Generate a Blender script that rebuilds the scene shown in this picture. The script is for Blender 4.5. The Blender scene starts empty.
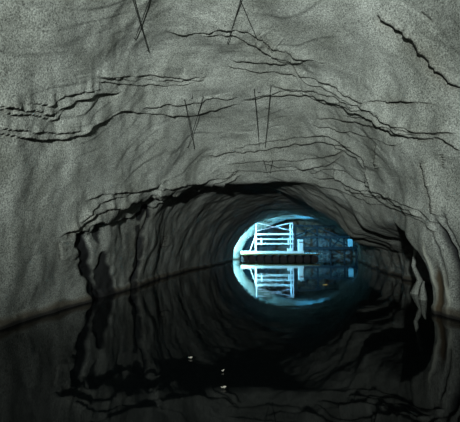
import bpy, bmesh, math, random
import numpy as np
from mathutils import Vector, Matrix

# ------------------------------------------------------------------ camera, world, lights, exposure
C = bpy.context.scene.collection
F = 400.0                      # focal length in pixels of the 460x422 frame
CAM = np.array([0.0, 0.0, 1.2])
PITCH = math.atan(35.0 / F)
cd = bpy.data.cameras.new('camera'); cd.sensor_fit = 'HORIZONTAL'; cd.sensor_width = 36.0
cd.lens = 36.0 * F / 460.0; cd.clip_end = 200
cam = bpy.data.objects.new('camera', cd); C.objects.link(cam)
cam.location = CAM; cam.rotation_euler = (math.pi / 2 + PITCH, 0, 0)
bpy.context.scene.camera = cam

w = bpy.data.worlds.new('world'); bpy.context.scene.world = w; w.use_nodes = True
w.node_tree.nodes['Background'].inputs[0].default_value = (0, 0, 0, 1)
w.node_tree.nodes['Background'].inputs[1].default_value = 0.0

def lamp(name, kind, loc, target, energy, color, **kw):
    l = bpy.data.lights.new(name, kind); l.energy = energy; l.color = color
    for k, v in kw.items(): setattr(l, k, v)
    o = bpy.data.objects.new(name, l); C.objects.link(o); o.location = loc
    d = Vector(target) - Vector(loc)
    o.rotation_euler = d.to_track_quat('-Z', 'Y').to_euler()
    return o
# floodlight on the boat the picture is taken from
lamp('boat_floodlight', 'SPOT', (-1.2, -3.6, 2.0), (0.4, 12, 3.9), 11500, (0.94, 1.0, 0.96),
     spot_size=math.radians(61), spot_blend=1.0, shadow_soft_size=0.12)
# cold floodlights of the far chamber, mounted behind the rock lip of its entrance
CY = (0.15, 0.66, 1.0)
lamp('chamber_floodlight_left', 'SPOT', (0.42, 34.72, 1.5), (1.1, 37.2, 1.9), 3000, (0.34, 0.84, 1.0), spot_size=math.radians(150), spot_blend=0.7, shadow_soft_size=0.1)
lamp('chamber_floodlight_top', 'SPOT', (3.6, 34.7, 4.25), (3.6, 37.0, 0.5), 8500, CY, spot_size=math.radians(130), spot_blend=0.7, shadow_soft_size=0.1)
lamp('chamber_floodlight_right', 'SPOT', (8.6, 34.8, 3.8), (6.5, 46, 2.0), 3500, (0.07, 0.50, 1.0), spot_size=math.radians(120), spot_blend=0.7, shadow_soft_size=0.1)

vs = bpy.context.scene.view_settings
vs.view_transform = 'Standard'; vs.look = 'None'; vs.gamma = 1.0; vs.use_curve_mapping = False
vs.exposure = 0.0

# ------------------------------------------------------------------ helpers
def project(P):
    """world points -> pixel x, pixel y, depth"""
    d = P - CAM
    cp, sp = math.cos(PITCH), math.sin(PITCH)
    zc = d[..., 1] * cp + d[..., 2] * sp
    yc = -d[..., 1] * sp + d[..., 2] * cp
    zz = np.where(zc < 0.05, 0.05, zc)
    return 230 + F * d[..., 0] / zz, 211 - F * yc / zz, zc

def at(px, py, depth_y):
    """point of the pixel's ray at world y = depth_y"""
    cp, sp = math.cos(PITCH), math.sin(PITCH)
    rx = (px - 230) / F; ry = (211 - py) / F
    d = np.array([rx, cp - ry * sp, sp + ry * cp])
    return CAM + d * (depth_y / d[1])

_rs = np.random.RandomState(11)
PERM = _rs.permutation(256).astype(np.int64); PERM = np.concatenate([PERM, PERM, PERM])
GR = _rs.normal(size=(256, 3)); GR /= np.linalg.norm(GR, axis=1)[:, None]
def noise(x, y, z):
    xi = np.floor(x).astype(np.int64); yi = np.floor(y).astype(np.int64); zi = np.floor(z).astype(np.int64)
    xf, yf, zf = x - xi, y - yi, z - zi
    xi &= 255; yi &= 255; zi &= 255
    f = lambda t: t * t * t * (t * (t * 6 - 15) + 10)
    u, v, ww = f(xf), f(yf), f(zf)
    def g(a, b, c):
        h = PERM[PERM[PERM[xi + a] + yi + b] + zi + c]
        G = GR[h]
        return G[..., 0] * (xf - a) + G[..., 1] * (yf - b) + G[..., 2] * (zf - c)
    l = lambda a, b, t: a + t * (b - a)
    return l(l(l(g(0,0,0), g(1,0,0), u), l(g(0,1,0), g(1,1,0), u), v),
             l(l(g(0,0,1), g(1,0,1), u), l(g(0,1,1), g(1,1,1), u), v), ww)
def fbm(x, y, z, o=4, gain=0.5):
    s = 0; a = 1.0
    for i in range(o):
        s = s + a * noise(x + 17.3 * i, y + 5.1 * i, z - 9.7 * i); x = x * 2.03; y = y * 2.03; z = z * 2.03; a *= gain
    return s
def sstep(a, b, x):
    t = np.clip((x - a) / (b - a), 0, 1); return t * t * (3 - 2 * t)
def curve(xs, ys, n=4000, sig=0.35):
    """smooth interpolation of a small table"""
    X = np.linspace(xs[0], xs[-1], n); Y = np.interp(X, xs, ys)
    k = max(1, int(sig / (X[1] - X[0]))); K = np.exp(-0.5 * (np.arange(-3 * k, 3 * k + 1) / k) ** 2); K /= K.sum()
    Y = np.convolve(np.pad(Y, 3 * k, mode='reflect', reflect_type='odd'), K, 'valid')
    return lambda q: np.interp(q, X, Y)

def nt(name):
    m = bpy.data.materials.new(name); m.use_nodes = True
    t = m.node_tree; b = t.nodes['Principled BSDF']
    return m, t, b
def simple_mat(name, col, rough=0.6, metal=0.0, var=0.25, scale=30.0):
    m, t, b = nt(name)
    tc = t.nodes.new('ShaderNodeTexCoord'); n = t.nodes.new('ShaderNodeTexNoise'); n.inputs['Scale'].default_value = scale
    n.inputs['Detail'].default_value = 4
    t.links.new(tc.outputs['Object'], n.inputs['Vector'])
    r = t.nodes.new('ShaderNodeValToRGB'); r.color_ramp.elements[0].position = 0.3; r.color_ramp.elements[1].position = 0.7
    r.color_ramp.elements[0].color = [c * (1 - var) for c in col] + [1]
    r.color_ramp.elements[1].color = [min(1, c * (1 + var)) for c in col] + [1]
    t.links.new(n.outputs['Fac'], r.inputs['Fac']); t.links.new(r.outputs['Color'], b.inputs['Base Color'])
    b.inputs['Roughness'].default_value = rough; b.inputs['Metallic'].default_value = metal
    return m

def rock_material():
    m, t, b = nt('cave_rock')
    N = t.nodes.new; L = t.links.new
    geo = N('ShaderNodeNewGeometry')
    att = N('ShaderNodeAttribute'); att.attribute_name = 'marks'
    sep = N('ShaderNodeSeparateColor'); L(att.outputs['Color'], sep.inputs['Color'])
    big = N('ShaderNodeTexNoise'); big.inputs['Scale'].default_value = 0.9; big.inputs['Detail'].default_value = 6; big.inputs['Roughness'].default_value = 0.6
    L(geo.outputs['Position'], big.inputs['Vector'])
    cr = N('ShaderNodeValToRGB')
    e = cr.color_ramp.elements
    e[0].position = 0.30; e[0].color = (0.104, 0.112, 0.098, 1)
    e[1].position = 0.72; e[1].color = (0.232, 0.250, 0.232, 1)
    L(big.outputs['Fac'], cr.inputs['Fac'])
    fine = N('ShaderNodeTexNoise'); fine.inputs['Scale'].default_value = 42; fine.inputs['Detail'].default_value = 2; fine.inputs['Roughness'].default_value = 0.85
    L(geo.outputs['Position'], fine.inputs['Vector'])
    fr = N('ShaderNodeMapRange'); fr.inputs['From Min'].default_value = 0.3; fr.inputs['From Max'].default_value = 0.7
    fr.inputs['To Min'].default_value = 0.2; fr.inputs['To Max'].default_value = 1.85; fr.clamp = False
    L(fine.outputs['Fac'], fr.inputs['Value'])
    mul = N('ShaderNodeVectorMath'); mul.operation = 'SCALE'
    L(cr.outputs['Color'], mul.inputs[0]); L(fr.outputs['Result'], mul.inputs['Scale'])
    def mix(a, fac, col):
        x = N('ShaderNodeMix'); x.data_type = 'RGBA'
        L(fac, x.inputs['Factor']); L(a, x.inputs[6]); x.inputs[7].default_value = col
        return x.outputs[2]
    c = mix(mul.outputs[0], sep.outputs['Green'], (0.40, 0.42, 0.36, 1))
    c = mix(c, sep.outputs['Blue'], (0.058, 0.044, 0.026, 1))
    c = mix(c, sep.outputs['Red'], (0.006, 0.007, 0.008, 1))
    L(c, b.inputs['Base Color'])
    b.inputs['Roughness'].default_value = 0.85; b.inputs['Specular IOR Level'].default_value = 0.25
    bump = N('ShaderNodeBump'); bump.inputs['Strength'].default_value = 0.5; bump.inputs['Distance'].default_value = 0.02
    L(fine.outputs['Fac'], bump.inputs['Height']); L(bump.outputs['Normal'], b.inputs['Normal'])
    return m
ROCK = rock_material()

# ------------------------------------------------------------------ the cave: one surface, swept along the passage
crown = curve([-10, 0, 4, 6.5, 8.5, 10.5, 12.0, 12.55, 12.8, 13.05, 13.5, 15, 20, 27, 33.5, 34.0, 34.25, 34.9, 36, 37.3, 39, 42.5, 46, 49],
              [5.4, 5.8, 5.9, 5.8, 5.35, 4.6, 3.75, 3.36, 3.24, 3.3, 3.42, 3.62, 3.82, 3.8, 3.8, 3.75, 4.0, 4.6, 4.3, 3.68, 4.1, 4.3, 4.3, 4.3], sig=0.12)
tiltL = curve([-10, 13.5, 15, 20, 25, 30, 33.5, 49], [8.0, 8.0, 7.0, 5.0, 2.5, 0.8, 0.0, 0.0], sig=0.6)
tiltR = curve([-10, 13.5, 15, 20, 25, 30, 33.5, 49], [5.3, 5.3, 4.6, 2.6, 1.2, 0.4, 0.0, 0.0], sig=0.6)
gL = curve([0, 0.35, 0.5, 0.63, 0.8, 0.92, 1.0], [1.0, 0.74, 0.62, 0.50, 0.29, 0.11, 0.0], sig=0.05)
gR = curve([0, 0.35, 0.48, 0.6, 0.77, 0.92, 1.0], [1.0, 1.0, 0.90, 0.62, 0.34, 0.10, 0.0], sig=0.04)
xLn = curve([-20, 0, 5.9, 8.5, 11.4, 16, 20, 25, 34, 34.3, 35.0, 36, 37.0, 37.6, 39, 42, 49], [-4.3, -3.9, -3.4, -3.15, -2.85, -2.5, -2.0, -0.94, 0.22, 0.1, -0.40, 0.2, 0.88, 0.92, 0.45, 0.3, 0.3], sig=0.15)
xRn = curve([-20, 0, 5.5, 7.3, 9, 12.6, 49], [4.2, 3.95, 3.9, 3.68, 3.95, 4.5, 4.6], sig=0.3)
xRf = curve([-20, 5, 7.8, 9, 12, 15.5, 20, 25, 30, 34, 34.3, 35, 36, 38, 49], [4.6, 4.6, 4.9, 5.7, 6.2, 6.6, 7.5, 8.7, 9.8, 10.9, 11.2, 12.2, 12.8, 13.4, 14.5], sig=0.15)

def spaced(a, b, n, e=True): return np.linspace(a, b, n, endpoint=e)
U = np.concatenate([spaced(-10, 4.5, 40, False), spaced(4.5, 9.0, 230, False), spaced(9.0, 12.4, 190, False),
                    spaced(12.4, 13.6, 60, False), spaced(13.6, 22, 200, False), spaced(22, 33.8, 110, False),
                    spaced(33.8, 35.2, 36, False), spaced(35.2, 42, 60, False), spaced(42, 49, 24)])
NV = 620
TH = np.linspace(0, math.pi, NV)
# more columns where the walls are, even in arc length
UU, TT = np.meshgrid(U, TH, indexing='ij')
nexp = np.interp(UU, [-10, 12.6, 20, 49], [2.6, 2.6, 2.25, 2.2])
r = np.sin(TT) ** (2 / nexp); c = -np.sign(np.cos(TT)) * np.abs(np.cos(TT)) ** (2 / nexp)
# re-space the columns evenly along each section so that no facet is stretched
def respace(a, b):
    out_a = np.empty_like(a); out_b = np.empty_like(b)
    for i in range(a.shape[0]):
        s = np.concatenate([[0], np.cumsum(np.hypot(np.diff(a[i]) * 4.2, np.diff(b[i]) * 4.6))]); q = np.linspace(0, s[-1], NV)
        out_a[i] = np.interp(q, s, a[i]); out_b[i] = np.interp(q, s, b[i])
    return out_a, out_b
c, r = respace(c, r)
wR = sstep(-0.55, 0.55, c)
Y = UU - (1 - wR) * tiltL(UU) * gL(r) - wR * tiltR(UU) * gR(r)
far = sstep(12.62, 13.3, UU)
xl = xLn(Y) - 0.2 * far * sstep(0.38, 0.6, r) * (1 - sstep(16, 24, UU))
wide = np.maximum(far * (1 - sstep(0.38, 0.62, r)), sstep(14.5, 24.0, UU))
xr = xRn(Y) * (1 - wide) + xRf(Y) * wide
X = 0.5 * (xl + xr) + 0.5 * (xr - xl) * c
ZB = -0.5
crownR = curve([-10, 0, 4, 6.5, 8.5, 10.5, 12.0, 12.7, 13.5, 15, 20, 27, 33.5], [5.4, 5.8, 5.9, 5.8, 5.35, 4.6, 3.75, 3.42, 3.27, 3.25, 3.45, 3.7, 3.8], sig=0.2)
rside = sstep(0.25, 0.65, c)
cz_ = np.where(UU < 33, crown(UU) * (1 - rside) + crownR(UU) * rside, crown(UU))
Z = ZB + (cz_ - ZB) * r
P = np.stack([X, Y, Z], -1)

def normals(P):
    du = np.gradient(P, axis=0); dv = np.gradient(P, axis=1)
    n = np.cross(du, dv); n /= np.maximum(np.linalg.norm(n, axis=-1, keepdims=True), 1e-9)
    return n
Nn = normals(P)
inside = np.stack([0.5 * (xl + xr), Y, np.full_like(X, 1.0)], -1) - P
sgn = np.sign((Nn * inside).sum(-1)); sgn = 1.0 if np.median(sgn) > 0 else -1.0
Nn = Nn * sgn          # points into the passage

# large and middle relief
x, y, z = P[..., 0], P[..., 1], P[..., 2]
calm = 1 - 0.55 * sstep(0.0, 0.3, np.exp(-((UU - 34) / 0.8) ** 2))
wx = x + 0.8 * noise(x * .35, y * .35, z * .35); wy = y + 0.9 * noise(x * .4 + 9, y * .4, z * .4)
disp = 0.22 * fbm(wx * .45, wy * .45, z * .45, 3) + 0.048 * fbm(wx * 1.3, wy * 1.6, z * 1.6, 3) * (1 - 0.55 * (1 - wR) * (1 - sstep(0.5, 0.85, r)))
# bedding: low ledges running across the roof, folded
bed = wy * 0.85 - z * 0.9 + 0.55 * fbm(x * .33 + 3, y * .22, z * .3, 3) * 2
saw = lambda t: (t - np.floor(t))
bs = saw(bed * 1.15); ledge = np.where(bs < 0.9, bs / 0.9, (1 - bs) / 0.1)
bmask = sstep(-0.25, 0.3, noise(x * .5 + 31, y * .5, z * .5))
wall = 1 - sstep(0.5, 0.85, r)
disp += 0.028 * (ledge - 0.5) * bmask * (1 - wall)
bs2 = saw(bed * 3.1 + 0.4 * noise(x, y, z)); ledge2 = np.where(bs2 < 0.85, bs2 / 0.85, (1 - bs2) / 0.15)
disp += 0.013 * (1 - 0.8 * wall) * (ledge2 - 0.5) * sstep(-0.1, 0.4, noise(x * .6 + 7, y * .6 + 4, z * .6))
# rough small relief, stronger inside the passage
rough_f = 0.6 + 0.9 * far
disp += rough_f * 0.012 * fbm(x * 3, y * 3, z * 3, 2)
rid = 1 - np.abs(noise(wx * .6 + 5, wy * .6, z * 1.1) * 2)
disp += far * (0.03 + 0.05 * wR) * (rid - 0.6) * sstep(13.2, 14.5, UU) * calm
# upright flutes on the side walls
fl = noise(y * 1.6 + 0.5 * z, z * 0.25, x * 0.3 + 2)
disp += wall * (0.02 * fl * (0.4 + 0.6 * far) + 0.06 * wR * fl)
disp += far * wR * (1 - sstep(0.6, 0.95, r)) * 0.34 * noise(y * .75 + 0.25 * z, z * .5 + 3, x * .2) * (1 - sstep(26, 31, UU))
D0 = P + Nn * (disp * (1 - 0.0))[..., None]

# visible vertex for a pixel
pxs, pys, dep = project(D0)
ok = (dep > 2) & (pxs > -6) & (pxs < 466) & (pys > -6) & (pys < 428) & (z > -0.2)
idx = np.flatnonzero(ok.ravel()); bx_ = np.clip(np.round(pxs.ravel()[idx]).astype(int) + 6, 0, 473); by_ = np.clip(np.round(pys.ravel()[idx]).astype(int) + 6, 0, 435)
order = np.argsort(-dep.ravel()[idx], kind='stable')
ZBUF = np.full((436, 474), -1, dtype=np.int64); ZBUF[by_[order], bx_[order]] = idx[order]
DEP = np.where(ZBUF >= 0, dep.ravel()[ZBUF], 1e9)
def hit(px, py):
    """index of the visible rock vertex at this place of the picture"""
    a, b = int(round(px)) + 6, int(round(py)) + 6
    for rad in (0, 1, 2, 4, 7, 12):
        y0, y1, x0, x1 = max(0, b - rad), b + rad + 1, max(0, a - rad), a + rad + 1
        sub = DEP[y0:y1, x0:x1]
        if sub.size and sub.min() < 1e8:
            k = np.unravel_index(np.argmin(sub), sub.shape); return ZBUF[y0 + k[0], x0 + k[1]]
    return None

FD = D0.reshape(-1, 3); FN = Nn.reshape(-1, 3)
marks = np.zeros((FD.shape[0], 4), np.float32); marks[:, 3] = 1
extra = np.zeros(FD.shape[0])
FDEP = dep.ravel()
def trace(pts, sy=1.0, maxpx=26, wob_amt=0.65):
    """vertices near a line drawn on the rock: (index, distance in px, signed side, position along it)"""
    pts = np.array(pts, float); seg = np.hypot(*np.diff(pts, axis=0).T); s = np.concatenate([[0], np.cumsum(seg)])
    n = max(4, int(s[-1] / 1.5)); q = np.linspace(0, s[-1], n)
    ln = np.stack([np.interp(q, s, pts[:, 0]), np.interp(q, s, pts[:, 1])], -1)
    wob = np.stack([np.sin(q * .31 + pts[0, 0]) * .6 + np.sin(q * .83 + pts[0, 1]) * .4, np.sin(q * .27 + 2 + pts[0, 1]) * .7 + np.sin(q * .71) * .4], -1)
    n1 = lambda k: noise(q * 0.13 + pts[0, 0], q * 0 + k, q * 0 + pts[0, 1] * .37) * 3.0 + noise(q * 0.4 + pts[0, 1], q * 0 + k, q * 0 + pts[0, 0] * .37) * 1.2
    ln = ln + wob + np.stack([n1(1.5), n1(7.5)], -1) * np.clip(s[-1] / 80, 0.2, 1) * wob_amt
    hi = [hit(a, b) for a, b in ln]; hi = np.array([h for h in hi if h is not None])
    Q = FD[hi]; k = 3
    if len(Q) > 8:
        Q = np.stack([np.convolve(np.pad(Q[:, j], k, mode='edge'), np.ones(2 * k + 1) / (2 * k + 1), 'valid') for j in range(3)], -1)
    S = np.array([1, sy, 1.0]); T = np.gradient(Q, axis=0)
    md = np.median(FDEP[hi]); lim = maxpx * md / F
    lo = Q.min(0) - lim / S; hi2 = Q.max(0) + lim / S
    cand = np.flatnonzero(((FD > lo) & (FD < hi2)).all(1))
    dist = np.full(len(cand), 1e9); arg = np.zeros(len(cand), int)
    QS = Q * S
    for j0 in range(0, len(cand), 20000):
        A = FD[cand[j0:j0 + 20000]] * S
        d2 = (A * A).sum(1)[:, None] + (QS * QS).sum(1)[None] - 2 * A @ QS.T
        k2 = d2.argmin(1); arg[j0:j0 + 20000] = k2; dist[j0:j0 + 20000] = np.sqrt(np.maximum(d2[np.arange(len(A)), k2], 0))
    off = FD[cand] - Q[arg]
    side = np.sign((np.cross(T[arg], off) * FN[cand]).sum(1))
    m = dist < lim
    dpx = dist[m] * F / np.maximum(FDEP[hi][arg[m]], 1)
    return cand[m], dpx, side[m], arg[m] / max(1, len(Q) - 1), FDEP[hi][arg[m]] / F
def crack(pts, depth=1.0, width=1.0, step=1.0, flip=1, sy=1.0, blacken=0.42, vmin=0.12):
    """a ledge: the rock swells towards the line on one side, a narrow cleft, then drops back"""
    i, d, sd, t, px = trace(pts, sy, wob_amt=0.2 if depth > 1.8 else 0.65)
    fade = np.clip(np.minimum(t, 1 - t) * 12, 0, 1)
    vary = np.clip(0.72 + 1.5 * noise(t * len(pts) * 2.2 + pts[0][0], t * 0 + 0.5, t * 0 + pts[0][1]), 0.75 if depth > 1.8 else (0.6 if len(pts) < 5 else vmin), 1.4)
    s = sd * flip
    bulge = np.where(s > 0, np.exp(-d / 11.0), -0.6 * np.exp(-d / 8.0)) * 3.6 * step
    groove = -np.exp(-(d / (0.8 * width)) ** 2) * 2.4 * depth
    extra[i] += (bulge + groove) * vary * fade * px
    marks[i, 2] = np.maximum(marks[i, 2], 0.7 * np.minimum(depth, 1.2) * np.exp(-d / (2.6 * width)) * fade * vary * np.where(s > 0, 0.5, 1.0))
    marks[i, 0] = np.maximum(marks[i, 0], blacken * depth * np.exp(-(d / (1.0 * width)) ** 2) * fade * vary)  # black along the cleft: its shade painted into the rock colour
def blacken(pts, widths, ch=0, val=1.0, sink=0.0, sy=1.0, edge=1.3):
    i, d, sd, t, px = trace(pts, sy, maxpx=max(widths) * 1.6 + 4)
    wd = np.interp(t, np.linspace(0, 1, len(widths)), widths)
    q = FD[i]
    d = d + 1.3 * noise(q[:, 0] * 5, q[:, 1] * 3, q[:, 2] * 4) * np.minimum(wd, 3)
    mk = (1 - sstep(wd - edge, wd + edge, d))
    marks[i, ch] = np.maximum(marks[i, ch], val * mk)
    extra[i] -= sink * mk

# ledges and clefts of the roof, read off the picture
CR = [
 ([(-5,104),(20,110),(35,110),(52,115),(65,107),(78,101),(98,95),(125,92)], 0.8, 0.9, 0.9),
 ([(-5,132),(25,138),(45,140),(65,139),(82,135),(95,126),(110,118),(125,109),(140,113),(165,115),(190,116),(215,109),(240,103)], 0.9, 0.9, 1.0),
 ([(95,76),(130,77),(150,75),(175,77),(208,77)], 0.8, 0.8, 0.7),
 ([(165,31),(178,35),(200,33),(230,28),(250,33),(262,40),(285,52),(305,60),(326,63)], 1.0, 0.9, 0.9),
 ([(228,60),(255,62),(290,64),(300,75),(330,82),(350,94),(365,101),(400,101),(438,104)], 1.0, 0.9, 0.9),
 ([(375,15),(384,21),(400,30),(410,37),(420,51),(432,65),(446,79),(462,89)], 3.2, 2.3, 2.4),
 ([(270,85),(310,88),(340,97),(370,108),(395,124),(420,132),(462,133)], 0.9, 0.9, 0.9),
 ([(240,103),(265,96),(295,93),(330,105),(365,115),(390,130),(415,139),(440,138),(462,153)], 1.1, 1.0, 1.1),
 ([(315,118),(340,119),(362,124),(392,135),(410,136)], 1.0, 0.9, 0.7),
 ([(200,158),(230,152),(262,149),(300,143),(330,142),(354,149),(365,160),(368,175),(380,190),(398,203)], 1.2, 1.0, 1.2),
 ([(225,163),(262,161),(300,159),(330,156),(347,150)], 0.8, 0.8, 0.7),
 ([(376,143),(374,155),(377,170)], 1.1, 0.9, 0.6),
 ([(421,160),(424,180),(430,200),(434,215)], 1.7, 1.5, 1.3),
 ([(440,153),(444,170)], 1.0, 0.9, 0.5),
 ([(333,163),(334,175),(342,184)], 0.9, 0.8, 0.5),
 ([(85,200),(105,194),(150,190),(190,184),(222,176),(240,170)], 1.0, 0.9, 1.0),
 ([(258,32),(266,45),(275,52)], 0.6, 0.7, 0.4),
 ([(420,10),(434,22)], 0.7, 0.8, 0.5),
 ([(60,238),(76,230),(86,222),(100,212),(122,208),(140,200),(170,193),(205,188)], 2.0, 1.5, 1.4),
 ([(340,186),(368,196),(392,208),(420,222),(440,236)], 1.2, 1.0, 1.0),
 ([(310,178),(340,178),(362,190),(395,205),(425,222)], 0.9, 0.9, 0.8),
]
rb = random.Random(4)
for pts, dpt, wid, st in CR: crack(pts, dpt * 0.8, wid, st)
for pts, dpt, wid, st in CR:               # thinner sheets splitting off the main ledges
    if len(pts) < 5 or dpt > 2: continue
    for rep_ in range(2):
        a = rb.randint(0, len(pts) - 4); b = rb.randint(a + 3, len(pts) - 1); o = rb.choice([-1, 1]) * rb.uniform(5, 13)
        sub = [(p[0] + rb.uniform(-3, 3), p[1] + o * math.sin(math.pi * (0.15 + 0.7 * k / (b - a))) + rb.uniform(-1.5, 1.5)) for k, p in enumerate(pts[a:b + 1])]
        crack(sub, 0.5 * min(dpt, 1.2), 0.8, 0.7 * min(st, 1.2), blacken=0.4)
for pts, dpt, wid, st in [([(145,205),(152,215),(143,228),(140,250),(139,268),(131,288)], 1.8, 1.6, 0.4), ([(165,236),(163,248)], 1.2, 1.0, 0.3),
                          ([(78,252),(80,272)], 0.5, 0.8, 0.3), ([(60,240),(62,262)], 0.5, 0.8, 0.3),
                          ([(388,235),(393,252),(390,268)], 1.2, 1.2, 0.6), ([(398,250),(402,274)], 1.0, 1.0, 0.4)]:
    crack(pts, dpt, wid, st, sy=0.35, blacken=0.8, vmin=0.6)
# black streaks on the left wall, pale and brown streaks on the right pillar
blacken([(82,233),(84,245),(88,270),(96,300)], [4, 5.0, 3.2, 6], 0, 1.0, 0.07, 0.35)
blacken([(105,252),(104,268),(107,300)], [2.5, 7, 9.5], 0, 0.95, 0.05, 0.35)
blacken([(100,224),(97,236),(101,244)], [4, 3, 1], 0, 0.9, 0.03, 0.35)
blacken([(146,206),(143,214),(140,222)], [4, 5, 2], 0, 0.95, 0.04, 0.35)
blacken([(139,225),(141,245),(138,270),(131,290)], [2.5, 3.5, 3, 4], 0, 0.9, 0.03, 0.35)
blacken([(126,233),(128,255),(125,275)], [2.5, 1.5, 1], 0, 0.55, 0.0, 0.35)
# upright crevices with their shade painted in black, and mineral streaks of the right pillar
fx, fy, fz = FD[:, 0], FD[:, 1], FD[:, 2]; pil = (c.ravel() > 0.6) & (UU.ravel() < 12.62)
def upright(y0, z0, z1, wd, ch, val, sink, lean=0.0):
    yc_ = y0 + lean * (fz - z0) + 0.10 * noise(fz * 1.7 + y0 * 9, fz * 0 + 2.5, fz * 0 + .5) + 0.03 * noise(fz * 7, fz * 0 + y0, fz * 0 + .5)
    ends = sstep(z0 - 0.1, z0 + 0.1, fz) * (1 - sstep(z1 - 0.35, z1, fz))
    mk = np.exp(-((fy - yc_) / (wd * (0.5 + 0.5 * ends))) ** 2) * ends * pil
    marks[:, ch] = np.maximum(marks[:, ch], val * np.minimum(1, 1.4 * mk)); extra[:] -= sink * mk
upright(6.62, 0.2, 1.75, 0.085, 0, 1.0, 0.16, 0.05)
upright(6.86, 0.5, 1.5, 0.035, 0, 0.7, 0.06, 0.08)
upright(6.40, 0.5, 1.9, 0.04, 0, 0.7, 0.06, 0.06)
upright(7.10, -0.3, 0.95, 0.10, 2, 1.0, 0.03)
upright(7.26, -0.3, 1.4, 0.05, 1, 0.55, -0.02)
upright(6.88, -0.3, 1.0, 0.05, 1, 0.55, -0.02)
D1 = FD + FN * extra[:, None]
# water-worn ledge along the shore, with its brown tide mark
zz = D1[:, 2]
shore = 1 - sstep(0.10, 0.20, zz + 0.09 * noise(D1[:, 0] * 1.5, D1[:, 1] * 1.5, D1[:, 2] * 0 + 4))
D1 = D1 + FN * (0.05 * shore * (FDEP < 33))[:, None]
marks[:, 2] = np.maximum(marks[:, 2], 0.75 * shore)
marks[:, 0] = np.maximum(marks[:, 0], 0.85 * (1 - sstep(0.03, 0.08, zz + 0.03 * noise(D1[:, 0] * 3, D1[:, 1] * 3, D1[:, 2] * 0 + 1))))
G = D1.reshape(P.shape); GN = normals(G) * sgn
MK = marks.reshape(P.shape[:2] + (4,))

def mesh_from(name, V, faces4, mat, nrm=None, mk=None, parent=None):
    me = bpy.data.meshes.new(name)
    me.vertices.add(len(V)); me.vertices.foreach_set('co', V.astype(np.float32).ravel())
    n = len(faces4); me.loops.add(n * 4); me.polygons.add(n)
    me.loops.foreach_set('vertex_index', faces4.astype(np.int32).ravel())
    me.polygons.foreach_set('loop_start', np.arange(n, dtype=np.int32) * 4)
    me.polygons.foreach_set('loop_total', np.full(n, 4, np.int32))
    me.polygons.foreach_set('use_smooth', np.ones(n, bool))
    me.update(calc_edges=True); me.validate()
    if mk is not None:
        a = me.attributes.new('marks', 'FLOAT_COLOR', 'POINT'); a.data.foreach_set('color', mk.astype(np.float32).ravel())
    if nrm is not None: me.normals_split_custom_set_from_vertices(nrm.tolist())
    me.materials.append(mat)
    o = bpy.data.objects.new(name, me); C.objects.link(o)
    if parent: o.parent = parent
    return o
def structure(o, label, cat):
    o['kind'] = 'structure'; o['label'] = label; o['category'] = cat; return o
def cave_piece(name, j0, j1, label, cat):
    sub = G[:, j0:j1 + 1]; nu, nv = sub.shape[:2]
    ids = np.arange(nu * nv).reshape(nu, nv)
    q = np.stack([ids[:-1, :-1], ids[:-1, 1:], ids[1:, 1:], ids[1:, :-1]], -1).reshape(-1, 4)
    if sgn > 0: q = q[:, ::-1]
    return structure(mesh_from(name, sub.reshape(-1, 3), q, ROCK, GN[:, j0:j1 + 1].reshape(-1, 3), MK[:, j0:j1 + 1].reshape(-1, 4)), label, cat)
JA, JB = int(NV * 0.235), int(NV * 0.765)
cave_piece('wall_left', 0, JA, 'grey cave wall with black streaks left of the dark water', 'cave wall')
cave_piece('ceiling', JA, JB, 'grey-green layered rock roof with long wavy ledges and clefts', 'cave roof')
cave_piece('wall_right', JB, NV - 1, 'grey cave wall with a fluted rock pillar right of the dark water', 'cave wall')

def end_wall(name, yv, x0, x1, z1, label, face, amp):
    nx, nz = 200, 90
    XX, ZZ = np.meshgrid(np.linspace(x0, x1, nx), np.linspace(-0.5, z1, nz), indexing='ij')
    yy = yv + amp * fbm(XX * .5, ZZ * .5 + 3, XX * 0 + 2, 4) + 0.5 * amp * (1 - np.abs(2 * noise(XX * 1.1, ZZ * 1.3, XX * 0 + 8)))
    V = np.stack([XX, yy, ZZ], -1).reshape(-1, 3); ids = np.arange(nx * nz).reshape(nx, nz)
    q = np.stack([ids[:-1, :-1], ids[1:, :-1], ids[1:, 1:], ids[:-1, 1:]], -1).reshape(-1, 4)
    mk = np.zeros((len(V), 4)); mk[:, 3] = 1
    structure(mesh_from(name, V, q, ROCK, None, mk), label, 'cave wall')
end_wall('wall_back', 47.0, -2.0, 17.0, 5.5, 'rough blue-lit rock wall at the end of the far chamber', -1, 1.2)
end_wall('wall_rear', -9.5, -6.0, 6.0, 6.0, 'rock wall closing the cave behind the boat', 1, 0.5)

# ------------------------------------------------------------------ water
def water():
    m, t, b = nt('dark_water'); N = t.nodes.new; L = t.links.new
    b.inputs['Base Color'].default_value = (0.0016, 0.0024, 0.0026, 1); b.inputs['Roughness'].default_value = 0.03; b.inputs['IOR'].default_value = 1.15
    geo = N('ShaderNodeNewGeometry'); n = N('ShaderNodeTexNoise'); n.inputs['Scale'].default_value = 1.6; n.inputs['Detail'].default_value = 2
    L(geo.outputs['Position'], n.inputs['Vector'])
    bu = N('ShaderNodeBump'); bu.inputs['Strength'].default_value = 0.12; bu.inputs['Distance'].default_value = 0.02
    L(n.outputs['Fac'], bu.inputs['Height']); L(bu.outputs['Normal'], b.inputs['Normal'])
    V = np.array([[-7, -10, 0], [17, -10, 0], [17, 50, 0], [-7, 50, 0]], float)
    o = mesh_from('water', V, np.array([[0, 1, 2, 3]]), m)
    o['kind'] = 'stuff'; o['label'] = 'still black water flooding the whole cave floor'; o['category'] = 'water'
water()

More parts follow.
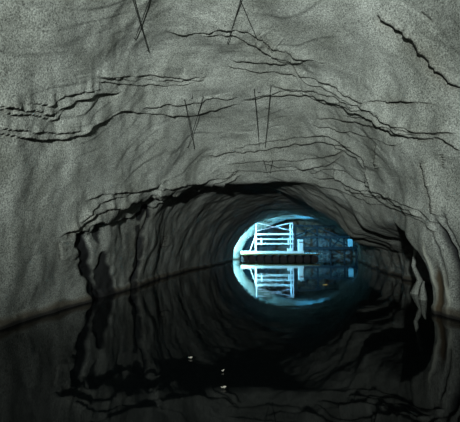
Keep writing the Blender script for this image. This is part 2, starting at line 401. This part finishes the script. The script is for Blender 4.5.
# ------------------------------------------------------------------ small builders
def tube_bm(bm, a, b, ra, rb=None, seg=8):
    a, b = Vector(a), Vector(b); d = b - a; rb = ra if rb is None else rb
    res = bmesh.ops.create_cone(bm, cap_ends=True, segments=seg, radius1=ra, radius2=rb, depth=d.length)
    M = Matrix.Translation((a + b) / 2) @ d.to_track_quat('Z', 'Y').to_matrix().to_4x4()
    bmesh.ops.transform(bm, matrix=M, verts=res['verts'])
def box_bm(bm, lo, hi, bev=0.0):
    lo, hi = Vector(lo), Vector(hi); res = bmesh.ops.create_cube(bm, size=1)
    s = hi - lo; M = Matrix.Translation((lo + hi) / 2) @ Matrix.Diagonal((s.x, s.y, s.z, 1))
    bmesh.ops.transform(bm, matrix=M, verts=res['verts'])
    if bev:
        es = list({e for v in res['verts'] for e in v.link_edges})
        bmesh.ops.bevel(bm, geom=es, offset=bev, segments=1, affect='EDGES')
def obj(name, fn, mat, parent=None, origin=(0, 0, 0)):
    bm = bmesh.new(); fn(bm)
    bmesh.ops.translate(bm, verts=bm.verts, vec=-Vector(origin))
    me = bpy.data.meshes.new(name); bm.to_mesh(me); bm.free(); me.materials.append(mat)
    o = bpy.data.objects.new(name, me); C.objects.link(o)
    if parent: o.parent = parent
    else: o.location = origin
    return o
def thing(name, label, cat, loc, group=None):
    o = bpy.data.objects.new(name, None); o.empty_display_size = 0.2; C.objects.link(o); o.location = loc
    o['label'] = label; o['category'] = cat
    if group: o['group'] = group
    return o
def part(name, fn, mat, root): return obj(name, fn, mat, root, root.location if root.parent is None else root.parent.location)

STEEL = simple_mat('dark_steel', (0.012, 0.013, 0.012), 0.55, 0.3)
PLATE = simple_mat('dull_plate', (0.05, 0.055, 0.05), 0.6, 0.2)
WHITE = simple_mat('white_paint', (0.80, 0.82, 0.82), 0.5, 0.0, 0.08)
PINK = simple_mat('pinkish_tube', (0.72, 0.62, 0.72), 0.45, 0.0, 0.1)
YELLOW = simple_mat('ochre_timber', (0.13, 0.10, 0.035), 0.7, 0.0, 0.3)
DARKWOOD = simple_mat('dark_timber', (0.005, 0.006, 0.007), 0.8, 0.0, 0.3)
DECK = simple_mat('pale_decking', (0.62, 0.64, 0.60), 0.7, 0.0, 0.2)
DRUM = simple_mat('dark_drum', (0.006, 0.008, 0.010), 0.6, 0.0)
LEAF = simple_mat('pale_leaf', (0.2, 0.19, 0.16), 0.6, 0.0, 0.15)
LEAF2 = simple_mat('yellow_leaf', (0.75, 0.55, 0.16), 0.6, 0.0, 0.15)

# ------------------------------------------------------------------ rods fixed to the roof
pq = project(G)
okg = (pq[2] > 2) & (pq[0] > -6) & (pq[0] < 466) & (pq[1] > -60) & (pq[1] < 428) & (UU < 12.8)
gi = np.flatnonzero(okg.ravel()); gx = pq[0].ravel()[gi]; gy = pq[1].ravel()[gi]; GF = G.reshape(-1, 3); GNF = GN.reshape(-1, 3)
def roof(px, py, out=0.0):
    k = gi[np.argmin((gx - px) ** 2 + (gy - py) ** 2)]
    return Vector(GF[k] + GNF[k] * out)
def rod_pair(label, rods, marks_=(), rad=0.009):
    base = roof(*rods[0][0])
    t = thing('rod_pair', label, 'rods', base, 'rod pairs on the cave roof')
    for a, b in rods:
        A, B = roof(*a, 0.035), roof(*b, 0.035)
        # lift the rod off any swelling of the rock between its ends
        lift = 0.0
        for f in np.linspace(0.05, 0.95, 15):
            M = A.lerp(B, f); pp = roof(a[0] + (b[0] - a[0]) * f, a[1] + (b[1] - a[1]) * f)
            n = (Vector(CAM) - M).normalized()
            lift = max(lift, (pp - M).dot(n) + 0.02)
        n = (Vector(CAM) - (A + B) / 2).normalized(); lift *= 0.4; A2, B2 = A + n * lift, B + n * lift
        part('rod', lambda bm: tube_bm(bm, A2, B2, rad, rad * 0.8, 8), STEEL, t)
        for e, q in ((A2, roof(*a)), (B2, roof(*b))):
            part('anchor', lambda bm: tube_bm(bm, q + (q - e).normalized() * 0.03, e, 0.010, 0.008, 8), STEEL, t)
    for (px, py, w_, h_) in marks_:
        q = roof(px, py, 0.015); n = (Vector(CAM) - q).normalized(); s = (q - Vector(CAM)).length / F
        def pl(bm):
            box_bm(bm, (-w_ * s / 2, -0.008, -h_ * s / 2), (w_ * s / 2, 0.03, h_ * s / 2), 0.004)
            M = Matrix.Translation(q) @ (-n).to_track_quat('Y', 'Z').to_matrix().to_4x4()
            bmesh.ops.transform(bm, matrix=M, verts=bm.verts)
        part('hook_plate', pl, PLATE, t)
    return t
rod_pair('two thin black rods crossed in a narrow X at the top left of the roof', [((130,-6),(148,50)), ((150,-6),(134,38))])
rod_pair('two thin black rods spread like an upturned V at the top of the roof', [((241,-4),(228,42)), ((239,-4),(256,37))])
rod_pair('two thin black rods crossed in an X, lower left pair of the roof', [((184,99),(194,148)), ((203,96),(187,147))], [(191, 94, 1.6, 7)])
rod_pair('two thin black rods converging downward in a narrow V near the middle of the roof', [((254,89),(260,149)), ((271,85),(265,147))], [(259, 88, 2.2, 7)])
rod_pair('two short black pegs on the roof just above the dark passage', [((264,160),(267,172)), ((273,160),(270,173))])

# ------------------------------------------------------------------ thin rock columns in the dark gap beside the right pillar
def rock_column(pts, rads, name, label):
    def fn(bm):
        rings = []; S = 12
        for k, (p, rr) in enumerate(zip(pts, rads)):
            rings.append([bm.verts.new((p[0] + rr * (1 + .25 * math.sin(3 * a * 6.283 / S + k)) * math.cos(a * 6.283 / S), p[1] + rr * math.sin(a * 6.283 / S), p[2])) for a in range(S)])
        for A, B in zip(rings, rings[1:]):
            for a in range(S): bm.faces.new((A[a], A[(a + 1) % S], B[(a + 1) % S], B[a]))
        bm.faces.new(rings[0]); bm.faces.new(rings[-1][::-1])
        for f_ in bm.faces: f_.smooth = True
    o = obj(name, fn, ROCK, None, pts[0]); o['kind'] = 'structure'; o['label'] = label; o['category'] = 'rock'
    return o
def col_pts(px, y, hs, wob, s):
    rnd = random.Random(s); b = at(px, 260, y)
    return [(b[0] + wob * rnd.uniform(-1, 1), y + 0.1 * rnd.uniform(-1, 1), h) for h in hs]
hs = [-0.2, 0.05, 0.35, 0.7, 1.1, 1.5, 1.9, 2.3, 2.7]
rock_column(col_pts(416.5, 10.2, hs, 0.06, 3), [0.2, 0.13, 0.07, 0.05, 0.05, 0.06, 0.09, 0.15, 0.3], 'trim_1', 'slim pale rock column in the dark gap left of the right pillar')
rock_column(col_pts(422.5, 9.0, [-0.2, 0.0, 0.15, 0.3, 0.42], 0.03, 5), [0.11, 0.09, 0.07, 0.04, 0.015], 'trim_2', 'small pointed stone rising from the water left of the right pillar')

# ------------------------------------------------------------------ floating platform in the far chamber
YP = 35.6                                   # front edge of the platform
def X_(px, y=YP): return at(px, 255, y)[0]
def Z_(py, y=YP): return at(260, py, y)[2]
dz = 0.55; x0, x1, xe = X_(241), X_(304), X_(320)
plat = thing('floating_platform', 'pale floating platform on dark drums in the blue-lit chamber', 'platform', (x0, YP, 0))
n = 26; bw = (xe - x0) / n
board0 = None
for k in range(n):
    if board0 is None:
        board0 = part('deck_board', lambda bm: box_bm(bm, (x0 + 0.01, YP + 0.02, dz - 0.05), (x0 + bw - 0.01, YP + 2.6, dz), 0.006), DECK, plat)
    else:
        o = board0.copy(); C.objects.link(o); o.parent = plat; o.location.x = k * bw
part('edge_beam', lambda bm: box_bm(bm, (x0 - 0.05, YP - 0.06, dz - 0.13), (xe, YP + 0.015, dz - 0.02), 0.01), YELLOW, plat)
part('edge_beam', lambda bm: box_bm(bm, (x0 - 0.05, YP + 2.6, dz - 0.20), (xe, YP + 2.68, dz - 0.02), 0.01), YELLOW, plat)
part('kerb_board', lambda bm: box_bm(bm, (x0, YP + 0.02, dz + 0.002), (x1, YP + 0.07, dz + 0.2), 0.008), WHITE, plat)
for k in range(10):
    cx = x0 + 0.35 + k * (xe - x0 - 0.7) / 9
    part('drum', lambda bm: (tube_bm(bm, (cx, YP + 0.5, 0.06), (cx, YP + 2.45, 0.06), 0.30, 0.30, 18),
                             tube_bm(bm, (cx, YP + 0.7, 0.06), (cx, YP + 0.74, 0.06), 0.315, 0.315, 18),
                             tube_bm(bm, (cx, YP + 1.8, 0.06), (cx, YP + 1.84, 0.06), 0.315, 0.315, 18)), DRUM, plat)

# scaffold frame standing on the platform
fx0, fx1 = X_(256.5), X_(293.5); ya, yb = YP + 0.30, YP + 1.7; ztop = Z_(222)
sc = thing('scaffold_frame', 'white scaffold frame with crossed braces standing on the floating platform', 'scaffold', (fx0, ya, dz))
for xx in (fx0, fx1):
    for yy in (ya, yb):
        p = part('post', lambda bm: tube_bm(bm, (xx, yy, dz), (xx, yy, ztop), 0.045, 0.045, 10), PINK if yy == ya else WHITE, sc)
        q = obj('foot_plate', lambda bm: box_bm(bm, (xx - 0.09, yy - 0.09, dz), (xx + 0.09, yy + 0.09, dz + 0.02)), WHITE, p, sc.location)
for py, rr in ((234.2, 0.075), (239.2, 0.055), (243.8, 0.065)):
    zz_ = Z_(py, ya)
    part('rail', lambda bm: box_bm(bm, (fx0 - 0.05, ya - 0.075, zz_ - rr), (fx1 + 0.05, ya - 0.046, zz_ + rr), 0.01), WHITE, sc)
zA, zB = Z_(231, ya), Z_(222.5, ya)
part('brace', lambda bm: tube_bm(bm, (fx0, ya - 0.02, zA), (fx1, ya - 0.02, zB), 0.028), PINK, sc)
part('brace', lambda bm: tube_bm(bm, (fx0, ya + 0.04, zB), (fx1, ya + 0.04, zA), 0.028), PINK, sc)
for xx in (fx0, fx1):
    part('ledger', lambda bm: tube_bm(bm, (xx, ya, ztop - 0.1), (xx, yb, ztop - 0.1), 0.035), WHITE, sc)
    part('ledger', lambda bm: tube_bm(bm, (xx, ya, dz + 0.9), (xx, yb, dz + 0.9), 0.035), WHITE, sc)
for px in (261.5, 288.5):
    xx = X_(px, ya)
    part('upright', lambda bm: box_bm(bm, (xx - 0.07, ya - 0.10, Z_(245, ya)), (xx + 0.07, ya - 0.07, Z_(238, ya)), 0.008), WHITE, sc)
# leaning ladder left of the frame
la = thing('ladder', 'thin pale ladder leaning on the left side of the scaffold frame', 'ladder', (X_(249), ya + 0.5, dz))
A0, A1 = Vector((X_(249.5), ya + 0.35, dz)), Vector((fx0 - 0.06, ya + 0.35, Z_(236, ya)))
off = Vector((0, 0.45, 0))
for o_ in (Vector(), off): part('ladder_rail', lambda bm: tube_bm(bm, A0 + o_, A1 + o_, 0.016), WHITE, la)
for k in range(1, 5):
    m_ = A0.lerp(A1, k / 5); part('rung', lambda bm: tube_bm(bm, m_, m_ + off, 0.018), WHITE, la)
# white cabinet at the right end
bx0, bx1 = X_(299), X_(304); cz = Z_(239.5)
cb = thing('equipment_cabinet', 'narrow white cabinet standing right of the scaffold frame on the platform', 'cabinet', ((bx0 + bx1) / 2, YP + 0.5, dz))
part('body', lambda bm: box_bm(bm, (bx0, YP + 0.3, dz + 0.06), (bx1, YP + 0.75, cz), 0.02), WHITE, cb)
part('plinth', lambda bm: box_bm(bm, (bx0 + 0.03, YP + 0.33, dz), (bx1 - 0.03, YP + 0.72, dz + 0.06)), DRUM, cb)
part('door', lambda bm: box_bm(bm, (bx0 + 0.03, YP + 0.28, dz + 0.1), (bx1 - 0.03, YP + 0.298, cz - 0.30), 0.006), WHITE, cb)
part('vent_panel', lambda bm: box_bm(bm, (bx0 + 0.05, YP + 0.285, cz - 0.27), (bx1 - 0.05, YP + 0.299, cz - 0.2)), DRUM, cb)
# crate on the deck
kx0, kx1 = X_(288.5), X_(293)
kr = thing('crate', 'small white crate on the platform inside the right post of the frame', 'crate', ((kx0 + kx1) / 2, ya + 0.4, dz))
part('box', lambda bm: box_bm(bm, (kx0, ya + 0.2, dz), (kx1, ya + 0.6, dz + 0.38), 0.02), WHITE, kr)
part('lid', lambda bm: box_bm(bm, (kx0 - 0.02, ya + 0.18, dz + 0.38), (kx1 + 0.02, ya + 0.62, dz + 0.43), 0.01), WHITE, kr)

# ------------------------------------------------------------------ dark timber footbridge behind the platform
YB = 42.0
def XB(px): return at(px, 250, YB)[0]
def ZB_(py): return at(300, py, YB)[2]
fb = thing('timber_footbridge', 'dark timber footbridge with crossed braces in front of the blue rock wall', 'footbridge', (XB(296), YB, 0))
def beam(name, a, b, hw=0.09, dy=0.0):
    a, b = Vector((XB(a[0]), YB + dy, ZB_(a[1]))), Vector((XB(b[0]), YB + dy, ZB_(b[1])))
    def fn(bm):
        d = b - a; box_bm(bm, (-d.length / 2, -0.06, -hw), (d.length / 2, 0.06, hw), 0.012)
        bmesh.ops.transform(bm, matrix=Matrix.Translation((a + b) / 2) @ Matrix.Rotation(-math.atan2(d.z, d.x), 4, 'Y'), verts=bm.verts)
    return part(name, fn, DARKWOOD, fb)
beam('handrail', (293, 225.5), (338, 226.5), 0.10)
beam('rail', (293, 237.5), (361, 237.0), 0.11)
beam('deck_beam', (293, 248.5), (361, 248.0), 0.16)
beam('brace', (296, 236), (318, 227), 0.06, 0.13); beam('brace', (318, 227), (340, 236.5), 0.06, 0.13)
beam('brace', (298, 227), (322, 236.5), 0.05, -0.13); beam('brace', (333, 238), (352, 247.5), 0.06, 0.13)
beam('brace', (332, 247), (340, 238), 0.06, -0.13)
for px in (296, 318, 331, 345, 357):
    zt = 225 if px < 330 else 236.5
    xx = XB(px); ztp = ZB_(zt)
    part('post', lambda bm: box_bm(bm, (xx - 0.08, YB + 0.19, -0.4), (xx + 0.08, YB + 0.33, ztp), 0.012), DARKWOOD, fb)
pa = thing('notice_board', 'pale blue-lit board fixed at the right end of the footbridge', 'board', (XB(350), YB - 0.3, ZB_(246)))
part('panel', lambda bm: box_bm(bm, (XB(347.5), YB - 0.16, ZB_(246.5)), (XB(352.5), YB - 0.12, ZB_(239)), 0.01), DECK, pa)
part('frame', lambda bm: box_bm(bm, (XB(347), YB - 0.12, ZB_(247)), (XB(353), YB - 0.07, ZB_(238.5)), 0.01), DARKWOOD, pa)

# ------------------------------------------------------------------ leaves on the water
def leaf(px, py, L_, rot, mat, label, group=None):
    d = at(px, py, 10.0) - CAM; p = CAM + d * (-CAM[2] / d[2])
    def blade(bm):
        top = []; nseg = 7
        cv = [bm.verts.new((L_ * (k / nseg - .5), 0, 0.010 + 0.012 * (k / nseg - .5) ** 2 * 4)) for k in range(nseg + 1)]
        for s in (-1, 1):
            ed = [bm.verts.new((L_ * (k / nseg - .5), s * L_ * 0.28 * math.sin(math.pi * (k / nseg) ** 0.8), 0.022)) for k in range(1, nseg)]
            row = [cv[0]] + ed + [cv[-1]]
            for k in range(nseg):
                vs_ = [cv[k], cv[k + 1], row[k + 1], row[k]]; u_ = []
                for v in vs_:
                    if v not in u_: u_.append(v)
                bm.faces.new(u_ if s > 0 else u_[::-1])
        ex = bmesh.ops.extrude_face_region(bm, geom=list(bm.faces)); bmesh.ops.translate(bm, verts=[v for v in ex['geom'] if isinstance(v, bmesh.types.BMVert)], vec=(0, 0, -0.004))
        bmesh.ops.recalc_face_normals(bm, faces=bm.faces)
    root = bpy.data.objects.new('floating_leaf', None); root.empty_display_size = 0.1; C.objects.link(root); root.location = (p[0], p[1], 0.0); root.rotation_euler = (0, 0, rot)
    root['label'] = label; root['category'] = 'leaf'; root['group'] = 'leaves floating on the water'
    obj('blade', blade, mat, root)
    obj('stem', lambda bm: tube_bm(bm, (-L_ * .5, 0, 0.012), (-L_ * .85, 0.01, 0.018), 0.004, 0.003, 6), mat, root)
leaf(191, 359, 0.03, 0.2, LEAF, 'pale leaf floating on the black water, furthest left of the leaves')
leaf(223.5, 372, 0.022, 1.0, LEAF, 'smallest pale leaf, a bright dot in the middle of the black water')
leaf(224.5, 389, 0.032, 0.3, LEAF, 'pale leaf floating on the black water nearest the viewer')
leaf(326, 285, 0.12, 0.3, LEAF2, 'yellow leaf floating on the blue reflection at the right')
